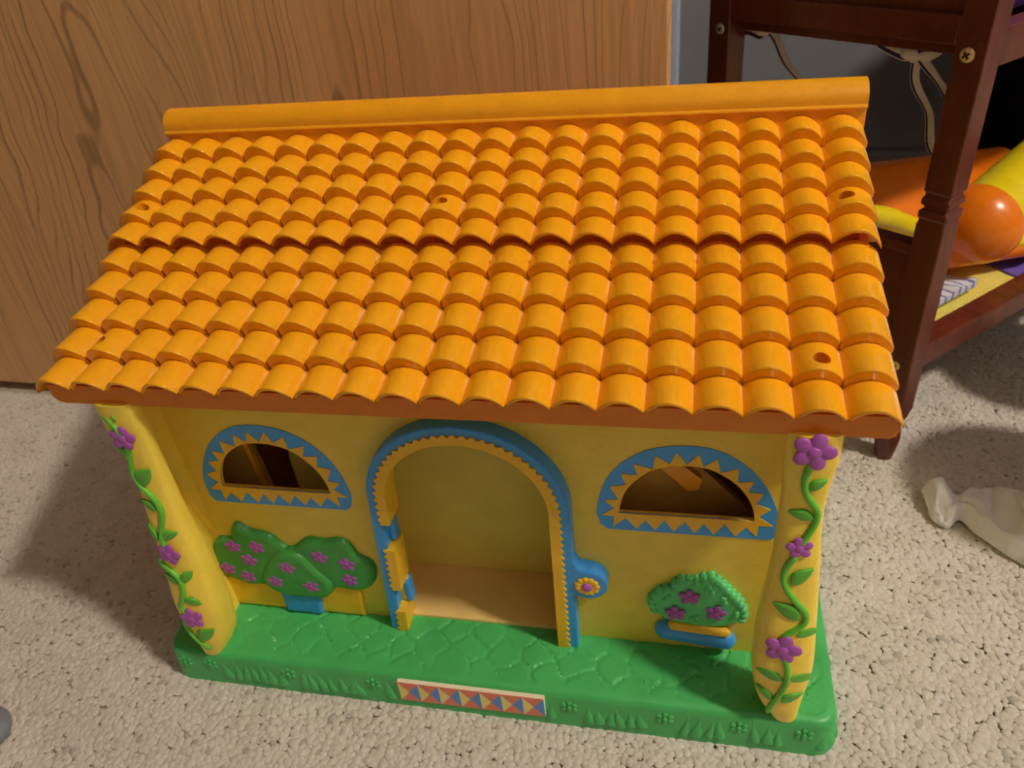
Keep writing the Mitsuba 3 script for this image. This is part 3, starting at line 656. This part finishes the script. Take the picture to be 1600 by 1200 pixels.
# ---- roof
PT = 0.02
UA, UD = np.array([0.15855198, 0.28809616]), np.array([-0.01590261, -0.00628167])
LA, LD = np.array([0.08080293, 0.25462549]), np.array([-0.01749699, -0.00701459])
def tile_mesh(d, step, h0, h1, lip=False, side=0):
    """local frame: x across, v down the slope (0 = front edge), w out of the roof"""
    nx = 15; r = .0009
    xs = np.linspace(-PT / 2 * (1.16 if side == -1 else 1), PT / 2 * (1.16 if side == 1 else 1), nx)
    V, C, dirt = [], [], []
    for x in xs:
        R_ = (h1 * h1 + PT * PT / 4) / (2 * h1); s_ = x / (PT / 2); arcf = .15 * (math.sqrt(max(R_ * R_ - x * x, 0)) - (R_ - h1)) / h1 + .85 * (1 - s_ * s_)
        top = lambda v: -step * (-v / d) + (h1 + (h0 - h1) * (1 + v / d)) * arcf
        prof = [(-d, top(-d))]
        for q in (.90, .6, .3): prof.append((-d * q, top(-d * q)))
        for a in np.linspace(0, math.pi / 2, 5):
            prof.append((-r + r * math.sin(a), top(-r) - r * (1 - math.cos(a))))
        if lip:
            prof += [(-.0001, top(0) - .0021), (-.0085, top(-.0085) - .0019), (-.0087, -step - .0045), (-d, -step - .0045)]
        else:
            prof += [(.0002, -step * .6), (.0003, -step - .0012), (-d * .5, -step - .0030), (-d, -step - .0045)]
        for (v, w) in prof: V.append([x, v, w])
    n = len(prof); F = grid_faces(nx, n, True)
    V = np.array(V)
    for base, flip in ((0, True), ((nx - 1) * n, False)):
        P2 = V[base:base + n][:, 1:]
        t = np.array(m3.triangulate([P2.astype(float)])).reshape(-1, 3) + base
        a = P2[t - base]; ar = cross2(a[:, 1] - a[:, 0], a[:, 2] - a[:, 0])
        t = np.where((ar > 0)[:, None], t, t[:, ::-1])
        F += (t if not flip else t[:, ::-1]).tolist()
    m = trimesh.Trimesh(V, np.array(F), process=False); m.fix_normals()
    if m.volume < 0: m.invert()
    return m
s_ang = math.atan2(-UD[1], -UD[0])
def roof_frame(A, D, k, i):
    o = np.array([(i - 10 + .5) * PT, A[0] + k * D[0], A[1] + k * D[1]])
    v = np.array([0, D[0], D[1]]); v /= np.linalg.norm(v); w = np.array([0, v[2], -v[1]])
    if w[2] < 0: w = -w
    return frame(o, [1, 0, 0], v, w)
def tile_ply(m, seed):
    m = trimesh.graph.smooth_shade(m, angle=math.radians(35), facet_minarea=None) if True else m
    v = np.asarray(m.vertices); r = np.random.default_rng(seed)
    c = np.tile(np.array([0.82, 0.365, 0.010]), (len(v), 1)) * (1 + .04 * (r.uniform() - .5))
    # pale dust caught at the back corners and along the valleys
    side = np.clip((np.abs(v[:, 0]) / (PT / 2) - .93) / .07, 0, 1) * (v[:, 2] > -.0075)
    seam = side * np.clip((-v[:, 1] / .019 - .15) / .6, 0, 1) * np.where(v[:, 0] > 0, 1.0, .45)
    amt = (.20 + .45 * r.uniform()) * seam
    c = c * (1 - amt[:, None]) + np.array([.80, .60, .38]) * amt[:, None]
    return mikit.ply(m, M['tile'], smooth=True, color=c)
def hole_cut(m, ang, hx, hv):
    c = trimesh.creation.cylinder(radius=.0036, height=.05, sections=28)
    c.apply_transform(trimesh.transformations.rotation_matrix(ang, [1, 0, 0])); c.apply_translation([hx, hv, 0])
    t = trimesh.Trimesh(m.vertices, m.faces, process=True); t.merge_vertices()
    return tm(man(t) - man(c))
roofs = {}
for nm, A, D, lab, hol in (('upper', UA, UD, 'upper orange roof panel of rounded tiles', {(3, 0): (.0030, -.0088), (3, 9): (-.0003, -.0092), (3, 19): (-.0028, -.0090)}), ('lower', LA, LD, 'lower orange roof panel of rounded tiles', {(3, 1): (-.0032, -.0078), (3, 18): (.0012, -.0076)})):
    d = float(np.linalg.norm(D)); st = .0056 if nm == 'lower' else .0053
    hs = (.0077, .0060)
    v = np.array([0, D[0], D[1]]) / d
    # plate under the tiles
    top = np.array([A[0] - D[0] * 1.0, A[1] - D[1] * 1.0]); bot = np.array([A[0] + D[0] * 3.9, A[1] + D[1] * 3.9])
    nrm = np.array([D[1], -D[0]]) / d
    if nrm[1] < 0: nrm = -nrm
    off = -(st + .0042)
    q = [top + nrm * off, bot + nrm * off, bot + nrm * (off - .0022), top + nrm * (off - .0022)]
    pm = extr(sg.Polygon(q), .392); vv = np.asarray(pm.vertices)
    pm = trimesh.Trimesh(np.stack([vv[:, 2] - .196, vv[:, 0], vv[:, 1]], 1), pm.faces, process=False)
    if pm.volume < 0: pm.invert()
    rp = add('roof_panel', pm, 'orange', H, smooth=False, label=lab)
    variants = [tile_ply(tile_mesh(d, st, *hs), i) for i in range(4)]
    lips = [tile_ply(tile_mesh(d, st, *hs, lip=True), i + 9) for i in range(3)]
    ends = {(sd, lp): tile_ply(tile_mesh(d, st, *hs, lip=lp, side=sd), 20 + sd) for sd in (-1, 1) for lp in (False, True)}
    for kk in range(5):
        for i in range(20):
            sd = -1 if i == 0 else 1 if i == 19 else 0
            pl = tile_ply(hole_cut(tile_mesh(d, st, *hs, side=sd), 0.0, *hol[kk, i]), 5) if (kk, i) in hol else ends[sd, kk == 4] if sd else lips[rng.integers(3)] if kk == 4 else variants[rng.integers(4)]
            put('roof_tile', pl, rp, roof_frame(A, D, kk, i))
# fascia under the eave
fz0, fz1 = .2148, .2260
fp = sg.Polygon([(-.1965, fz1), (-.1965, .2185), (-.1945, .2160), (-.1905, fz0), (.1975, fz0), (.2000, .2160), (.2008, .2190), (.2008, fz1)])
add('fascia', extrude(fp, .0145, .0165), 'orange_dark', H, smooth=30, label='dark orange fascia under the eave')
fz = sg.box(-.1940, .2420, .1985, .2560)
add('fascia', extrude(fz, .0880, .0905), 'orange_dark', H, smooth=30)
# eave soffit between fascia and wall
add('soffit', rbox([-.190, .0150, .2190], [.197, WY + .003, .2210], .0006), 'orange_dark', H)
for xx in (-.1930, .1940):
    sm = extr(sg.Polygon([(.0165, .2150), (.0165, .2225), (.0840, .2500), (.0900, .2590), (.1740, .2900), (.1740, .2720)]), .0035); v = np.asarray(sm.vertices)
    sm = trimesh.Trimesh(np.stack([xx - .00175 + v[:, 2], v[:, 0], v[:, 1]], 1), sm.faces, process=False)
    if sm.volume < 0: sm.invert()
    add('roof_side_board', sm, 'orange', H, smooth=False)
# ridge cap
rc = [(.1725, .2992), (.1722, .2985), (.1728, .2978), (.1745, .2975), (.1745, .2700), (.1950, .2700), (.1950, .2975), (.1968, .2985), (.1962, .2998)]
rc += [tuple(q) for q in arc_pts(.1843, .3025, .0105, -10, 190, 24) * [1, 1]]
rpoly = sg.Polygon([(y, z) for y, z in rc[:9]] + [(.1843 + .0108 * math.cos(a), .3012 + .0086 * math.sin(a)) for a in np.linspace(0, math.pi, 24)] + [(.1735, .2998)])
rm = extr(rpoly.buffer(0), .3975); vv = np.asarray(rm.vertices)
rm = trimesh.Trimesh(np.stack([vv[:, 2] - .1958, vv[:, 0], vv[:, 1]], 1), rm.faces, process=False)
if rm.volume < 0: rm.invert()
add('ridge_cap', rm, 'orange', H, smooth=35, label='orange ridge cap')

# ================================================================== doll bunk bed
BB = np.array([0.2725, 0.257]); ea, la = math.radians(141), math.radians(43)
EV, LV = np.array([math.cos(ea), math.sin(ea)]), np.array([math.cos(la), math.sin(la)])
def bed_pt(s, t, z):
    """s along the long side, t along the end, z up"""
    s, t, z = np.broadcast_arrays(np.asarray(s, float), np.asarray(t, float), np.asarray(z, float))
    return np.stack([BB[0] + LV[0] * s + EV[0] * t, BB[1] + LV[1] * s + EV[1] * t, z], -1)
def bed(mesh):
    v = np.asarray(mesh.vertices); return trimesh.Trimesh(bed_pt(v[:, 0], v[:, 1], v[:, 2]), mesh.faces[:, ::-1] if False else mesh.faces, process=False)
def bedfix(m):
    m = bed(m)
    if m.volume < 0: m.invert()
    return m
BED = thing('doll_bunk_bed', 'dark cherry wooden doll bunk bed standing to the right of the toy house', 'doll bed')
ET, LL_ = .172, .44
def post_mesh():
    hw = .0094
    prof = [(.0055, FLOOR_Z), (.0068, FLOOR_Z + .004), (.0085, .012), (.0092, .020), (.0075, .030), (.0072, .034), (.0098, .040)]
    V, F, n = [], [], 32
    foot = []
    th = np.linspace(0, 2 * np.pi, n, endpoint=False)
    def sq(r, rounder):
        c, s = np.cos(th), np.sin(th); p = 2 / (2 + 18 * rounder)
        return np.stack([r * np.sign(c) * np.abs(c) ** p, r * np.sign(s) * np.abs(s) ** p], 1)
    rows = [(r, z, 0.0) for r, z in prof] + [(hw * .93, .043, 1), (hw, .0455, 1)]
    rows += [(hw, .196, 1), (hw * .93, .1985, 1), (hw * .93, .2000, 1), (hw * 1.02, .2018, 1), (hw * 1.02, .2050, 1), (hw * .80, .2068, 1), (hw * .80, .2082, 1), (hw * .99, .2100, 1), (hw * .99, .2135, 1), (hw * .86, .2155, 1), (hw * .86, .2170, 1), (hw * .97, .2190, 1), (hw * .97, .470, 1), (hw * .8, .474, 1), (hw * .6, .480, .2), (hw * .9, .488, 0), (hw * .6, .497, 0), (hw * .05, .5, 0)]
    for r, z, q in rows: V.append(np.c_[sq(r, q), np.full(n, z)])
    V = np.vstack(V); F = grid_faces(len(rows), n, True)
    m = len(V); V = np.vstack([V, [0, 0, FLOOR_Z], [0, 0, .5]])
    for j in range(n): F += [[m, (j + 1) % n, j], [m + 1, (len(rows) - 1) * n + j, (len(rows) - 1) * n + (j + 1) % n]]
    return trimesh.Trimesh(V, F, process=False)
pm_ = post_mesh(); pm_.apply_transform(trimesh.transformations.rotation_matrix(math.radians(47.5), [0, 0, 1]))
post_ply = mikit.ply(pm_, M['cherry'], smooth=25)
for s_, t_ in ((0, 0), (0, ET), (LL_, 0), (LL_, ET)):
    o = bed_pt(s_, t_, 0.0); mt = np.eye(4); mt[:3, 3] = o
    put('post', post_ply, BED, mt)
def rail(lo, hi, r=.0015): return bedfix(rbox(lo, hi, r))
add('end_rail', rail([-.0085, .008, .3042], [.0085, ET - .008, .3205]), 'cherry', BED)
add('end_panel', rail([-.0040, .008, .3185], [.0040, ET - .008, .410], .0008), 'cherry', BED)
add('end_rail', rail([-.0085, .008, .410], [.0085, ET - .008, .428]), 'cherry', BED)
add('end_panel', rail([-.0040, .006, .0840], [.0040, ET - .006, .1780], .0008), 'cherry', BED)
add('end_rail', rail([-.0075, .006, .0820], [.0075, ET - .006, .0990]), 'cherry', BED)
add('end_rail', rail([-.0065, .006, .1725], [.0055, ET - .006, .1800]), 'cherry', BED)
for t_ in (0, ET):
    add('side_rail', rail([.006, t_ - .0078, .0822], [LL_ - .006, t_ + .0098, .1010]), 'cherry', BED)
    add('side_rail', rail([.008, t_ - .0070, .2905], [LL_ - .008, t_ + .0070, .3120]), 'cherry', BED)
add('end_rail', rail([LL_ - .0085, .008, .0820], [LL_ + .0085, ET - .008, .1120]), 'cherry', BED)
add('end_rail', rail([LL_ - .0085, .008, .3026], [LL_ + .0085, ET - .008, .3192]), 'cherry', BED)
for z_ in (.0780, .2960):
    add('bunk_board', rail([.004, .004, z_], [LL_ - .004, ET - .004, z_ + .006], .001), 'cherry', BED)
def screw(center, nrm, r, m='brass'):
    nrm = np.array(nrm, float); nrm /= np.linalg.norm(nrm); tx = np.cross([0, 0, 1], nrm); ty = np.cross(nrm, tx)
    head = relief(sg.Point(0, 0).buffer(r, 24), r * .35, r * .5, r * .25)
    head.apply_transform(frame(center, tx, ty, nrm)); k_ = add('screw', head, m, BED, smooth=True)
    c1 = trimesh.creation.box(extents=[r * 1.1, r * .26, r * .2]); c2 = trimesh.creation.box(extents=[r * .26, r * 1.1, r * .2])
    c_ = cat(c1, c2); c_.apply_transform(trimesh.transformations.rotation_matrix(.6, [0, 0, 1])); c_.apply_translation([0, 0, r * .34]); c_.apply_transform(frame(center, tx, ty, nrm))
    add('cross_slot', c_, 'black', k_, smooth=False)
NL = np.array([-LV[0], -LV[1], 0])
nE = np.array([EV[1], -EV[0], 0]); nE = nE if nE @ NL > 0 else -nE
screw(bed_pt(0, .0016, .3004) + nE * .0092, nE, .0042)
screw(bed_pt(0, .0024, .0882) + nE * .0093, nE, .0036)
screw(bed_pt(0, ET - .0010, .2985) + nE * .0090, nE, .0036, 'steel')

# ---- things on the bed
toy = thing('toy_mower', 'big orange and yellow plastic toy lying on the lower bunk of the doll bed', 'toy')
def hull_of(pts, r):
    s = trimesh.creation.icosphere(subdivisions=2, radius=1.0)
    return trimesh.convex.convex_hull(np.vstack([s.vertices * rr + p for p, rr in zip(np.array(pts, float), np.broadcast_to(r, len(pts)))]))
def bp(s, t, z): return bed_pt(s, t, z).tolist()
add('body', hull_of([bp(.03, .120, .181), bp(.10, .113, .170), bp(.25, .095, .146), bp(.03, .075, .140), bp(.21, .072, .126), bp(.03, .130, .106), bp(.25, .125, .106), bp(.03, .078, .106)], .013), 'toy_orange', toy, smooth=40, label='orange shell')
add('foot', hull_of([bp(.108, .042, .122), bp(.145, .034, .1170), bp(.178, .0235, .1140), bp(.215, .0215, .1130), bp(.13, .070, .118), bp(.22, .065, .116)], .0105), 'toy_orange', toy, smooth=40)
c0, c1 = np.array(bp(.119, .035, .1455)), np.array(bp(.235, .050, .1600))
dv = (c1 - c0) / np.linalg.norm(c1 - c0)
add('drum', tube([c0 + dv * .006, c0 + dv * .05, c1], .0268, 40), 'toy_yellow', toy, smooth=40, label='yellow drum')
cp = trimesh.creation.icosphere(subdivisions=4, radius=.0318); v = np.asarray(cp.vertices)
vv = v @ dv; v2 = v - np.outer(np.where(vv > 0, vv * .55, vv * .10), dv); cp = trimesh.Trimesh(v2 + c0 + dv * .004, cp.faces, process=False)
add('end_cap', cp, 'toy_orange', toy, smooth=True, label='glossy orange rounded end cap')
add('handle', tube(smooth_path([bp(.0135, .061, .1815), bp(.018, .061, .179), bp(.037, .060, .172), bp(.057, .060, .162), bp(.080, .060, .149), bp(.100, .060, .138)], 30), .0080, 18), 'toy_yellow', toy, smooth=True, label='yellow tube handle')
add('grip', tube(smooth_path([bp(.108, .046, .138), bp(.125, .036, .131), bp(.140, .030, .126), bp(.165, .0245, .1215), bp(.205, .020, .1215)], 30), .0072, 18), 'toy_yellow', toy, smooth=True)
def cloth(s0, s1, t0, t1, z0, amp, seed, th=.003, ns=50, nt=36, rise=0.0):
    S, Tt = np.meshgrid(np.linspace(s0, s1, ns), np.linspace(t0, t1, nt), indexing='ij')
    P = np.stack([S, Tt, np.zeros_like(S)], -1).reshape(-1, 3)
    zz = z0 + amp * (fbm(P, 45, seed) - .3) + rise * np.minimum(P[:, 1] - t0, .032)
    top = bed_pt(P[:, 0], P[:, 1], zz); bot = bed_pt(P[:, 0], P[:, 1], np.full(len(P), z0 - th))
    n = len(P); F = grid_faces(ns, nt); F = np.array(F)
    edge = [i * nt for i in range(ns)], [i * nt + nt - 1 for i in range(ns)], list(range(nt)), [(ns - 1) * nt + j for j in range(nt)]
    side = []
    for e in edge:
        for a, b in zip(e[:-1], e[1:]): side += [[a, b, b + n], [a, b + n, a + n]]
    m = trimesh.Trimesh(np.vstack([top, bot]), np.vstack([F, F[:, ::-1] + n, side]), process=False); m.fix_normals(); return m
k_ = add('yellow_blanket', cloth(.024, .160, .0105, .085, .0915, .004, 3, rise=.15), 'cloth_yellow', smooth=True); tag(k_, 'plain yellow fleece blanket on the lower bunk of the doll bed', 'blanket')
k_ = add('purple_blanket', cloth(.161, .26, .0105, .085, .0915, .004, 5, rise=.15), 'cloth_purple', smooth=True); tag(k_, 'purple fleece cloth beside the yellow blanket on the lower bunk', 'blanket')
k_ = add('purple_mattress', cloth(.015, .36, .088, .150, .0890, .003, 7), 'cloth_purple', smooth=True); tag(k_, 'purple mattress pad under the orange toy', 'mattress')
k_ = add('striped_cloth', cloth(.050, .112, .020, .052, .1035, .009, 9), 'ticking_cloth', smooth=True); tag(k_, 'crumpled white and blue striped cloth beside the yellow blanket', 'cloth')
um = hull_of([bp(.035, .034, .3265), bp(.41, .034, .3265), bp(.03, .135, .3265), bp(.42, .135, .3265), bp(.03, .03, .36), bp(.42, .03, .36), bp(.03, .135, .36), bp(.42, .135, .36)], .021)
k_ = add('purple_pillow', um, 'cloth_purple', smooth=True); tag(k_, 'purple bedding on the upper bunk at the top right edge', 'bedding')
nv = hull_of([bp(.30, .03, .112), bp(.41, .03, .112), bp(.30, .14, .112), bp(.41, .14, .112), bp(.30, .03, .265), bp(.41, .03, .265), bp(.30, .14, .265), bp(.41, .14, .265)], .018)
k_ = add('navy_cushion', nv, 'cloth_navy', smooth=True); tag(k_, 'black navy cushion standing at the far end of the lower bunk', 'cushion')
# ribbon ties
def ribbon(path, w, normal, th=.0007):
    p = smooth_path(path, 40); t = np.gradient(p, axis=0); t /= np.linalg.norm(t, axis=1, keepdims=True)
    V, uv = [], []
    for i in range(len(p)):
        tw = normal + .5 * np.array([0, 0, math.sin(i * .17)]); b = np.cross(t[i], tw); b /= np.linalg.norm(b); n = np.cross(b, t[i])
        for (a, c, q) in ((-1, 1, 0), (0, 1, .5), (1, 1, 1), (1, -1, 1), (0, -1, .5), (-1, -1, 0)):
            V.append(p[i] + b * a * w / 2 + n * c * th / 2); uv.append([q, i / 39])
    m = trimesh.Trimesh(V, grid_faces(len(p), 6, True), process=False)
    return m, np.array(uv)
def end_pt(t, z, off): return bed_pt(0, t + .003, z + .0015) - nE * off
def tie(lab, loops, tails, knot):
    o = thing('ribbon_tie', lab, 'ribbon', 'striped ribbon ties on the bunk bed')
    for path in loops:
        m, uv = ribbon([end_pt(*q) for q in path], .0135, nE); add('bow_loop', m, 'ticking', o, smooth=True, uv=uv)
    for path in tails:
        m, uv = ribbon([end_pt(*q) for q in path], .0056, nE); add('tail', m, 'ticking', o, smooth=True, uv=uv)
    s = trimesh.creation.icosphere(subdivisions=2, radius=1); s.vertices = s.vertices * [.007, .007, .0055] + end_pt(*knot); 
    v = np.asarray(s.vertices); uv = np.c_[(v[:, 2] * 90) % 1, v[:, 0]]
    add('knot', s, 'ticking', o, smooth=True, uv=uv)
tie('striped ribbon tie near the rear post of the bunk bed', [[(.150, .2955, .012), (.158, .2985, .013), (.1665, .2965, .014), (.158, .2935, .013), (.150, .2945, .012)]],
    [[(.1465, .2955, .012), (.1363, .2867, .014), (.1281, .2745, .014), (.1139, .2622, .015), (.1014, .2479, .016)]], (.1475, .2955, .012))
tie('striped ribbon tie with a bow near the front post of the bunk bed', [[(.042, .2950, .010), (.050, .2995, .009), (.0575, .2975, .009), (.050, .2930, .010), (.042, .2935, .010)], [(.038, .2950, .010), (.032, .2985, .010), (.0262, .2985, .011), (.031, .2930, .011), (.038, .2935, .010)]],
    [[(.0395, .2925, .012), (.0365, .2830, .013), (.0358, .2764, .013), (.0315, .2673, .014), (.0233, .2568, .014), (.0200, .2440, .014), (.0150, .2330, .014)], [(.0365, .2915, .012), (.0305, .2848, .013), (.0218, .2764, .014), (.0150, .2690, .014)]], (.0400, .2920, .012))

# ================================================================== tissue, grey toy, doll table
def tissue():
    Tp = np.array([[0.2898, 0.2167], [0.3029, 0.2178], [0.3116, 0.2058], [0.3226, 0.2114], [0.3325, 0.2096], [0.3435, 0.2047], [0.3564, 0.2001], [0.372, 0.1950], [.382, .1915]])
    Bp = np.array([[0.2906, 0.2049], [0.291, 0.1869], [0.2995, 0.1784], [0.3093, 0.1855], [0.3167, 0.1746], [0.3273, 0.1621], [0.3424, 0.148], [0.358, 0.1360], [.368, .1290]])
    hgt = np.array([.010, .016, .015, .016, .021, .024, .025, .024, .015]); lift = np.array([.006, .003, .001, .003, .002, .001, .001, .001, .001])
    u = np.linspace(0, 8, 9); uu = np.linspace(0, 8, 90)
    tp, bpq, hh, ll = (PchipInterpolator(u, a)(uu) for a in (Tp, Bp, hgt, lift))
    n = 48; th = np.linspace(0, 2 * np.pi, n, endpoint=False); V = []
    for i in range(len(uu)):
        c, hv = (tp[i] + bpq[i]) / 2, (tp[i] - bpq[i]) / 2
        e = min(1.0, math.sqrt(max(.02, 1 - (1 - min(uu[i], 1)) ** 2))) * 1.0
        cs, sn = np.cos(th), np.sin(th)
        xy = c + (np.sign(cs) * np.abs(cs) ** .8)[:, None] * hv * (.4 + .6 * e)
        z = ll[i] + np.maximum(sn, 0) ** .8 * hh[i] * e * (1 + .18 * np.sin(cs * 3.2 + uu[i] * 1.1)) + np.where(sn < 0, sn * .0008, 0)
        V.append(np.c_[xy, z])
    V = np.vstack(V)
    w = np.abs(fbm(V * [1, 1, 1.6], 45, 4) - .5)
    nz = (fbm(V, 60, 2) - .5)
    V[:, 2] = np.maximum(V[:, 2] - .0035 * np.exp(-(w / .06) ** 2) * (V[:, 2] > .006) + .003 * nz, .0006)
    V[:, :2] += (.004 * np.stack([fbm(V, 90, 11) - .5, fbm(V, 90, 17) - .5], 1))
    F = grid_faces(len(uu), n, True); m = len(V)
    V = np.vstack([V, V[:n].mean(0), V[-n:].mean(0)])
    for j in range(n): F += [[m, (j + 1) % n, j], [m + 1, (len(uu) - 1) * n + j, (len(uu) - 1) * n + (j + 1) % n]]
    t = trimesh.Trimesh(V, F, process=False); t.fix_normals(); return t
k_ = add('tissue', tissue(), 'tissue', smooth=True); tag(k_, 'crumpled white tissue lying on the carpet at the right edge', 'tissue')
gb = trimesh.creation.icosphere(subdivisions=3, radius=1); gb.vertices = gb.vertices * [.020, .016, .010] + [-.3055, -.0560, .0070]
k_ = add('grey_pebble', gb, 'grey_plastic', smooth=True); tag(k_, 'rounded grey plastic piece at the lower left edge of the carpet', 'toy')
def lathe(prof, n=40):
    th = np.linspace(0, 2 * np.pi, n, endpoint=False); V = np.vstack([np.c_[r * np.cos(th), r * np.sin(th), np.full(n, z)] for r, z in prof])
    m = trimesh.Trimesh(V, grid_faces(len(prof), n, True), process=False)
    if m.volume < 0: m.invert()
    return m
for TC, lab in (((.432, .178), 'small round wooden doll table standing beside the tissue'), ((.484, .3265), 'small round wooden doll table standing beside the side rail of the bunk bed')):
    tb = thing('doll_table', lab, 'doll table')
    tt = lathe([(.0001, .1560), (.062, .1560), (.066, .1580), (.067, .1610), (.066, .1640), (.064, .1650), (.0001, .1650)]); tt.apply_translation([*TC, 0]); add('table_top', tt, 'cherry', tb, smooth=40)
    lg = lathe([(.0001, FLOOR_Z), (.030, FLOOR_Z), (.031, .002), (.012, .014), (.007, .05), (.009, .09), (.006, .13), (.016, .156), (.0001, .156)]); lg.apply_translation([*TC, 0]); add('pedestal', lg, 'cherry', tb, smooth=40)
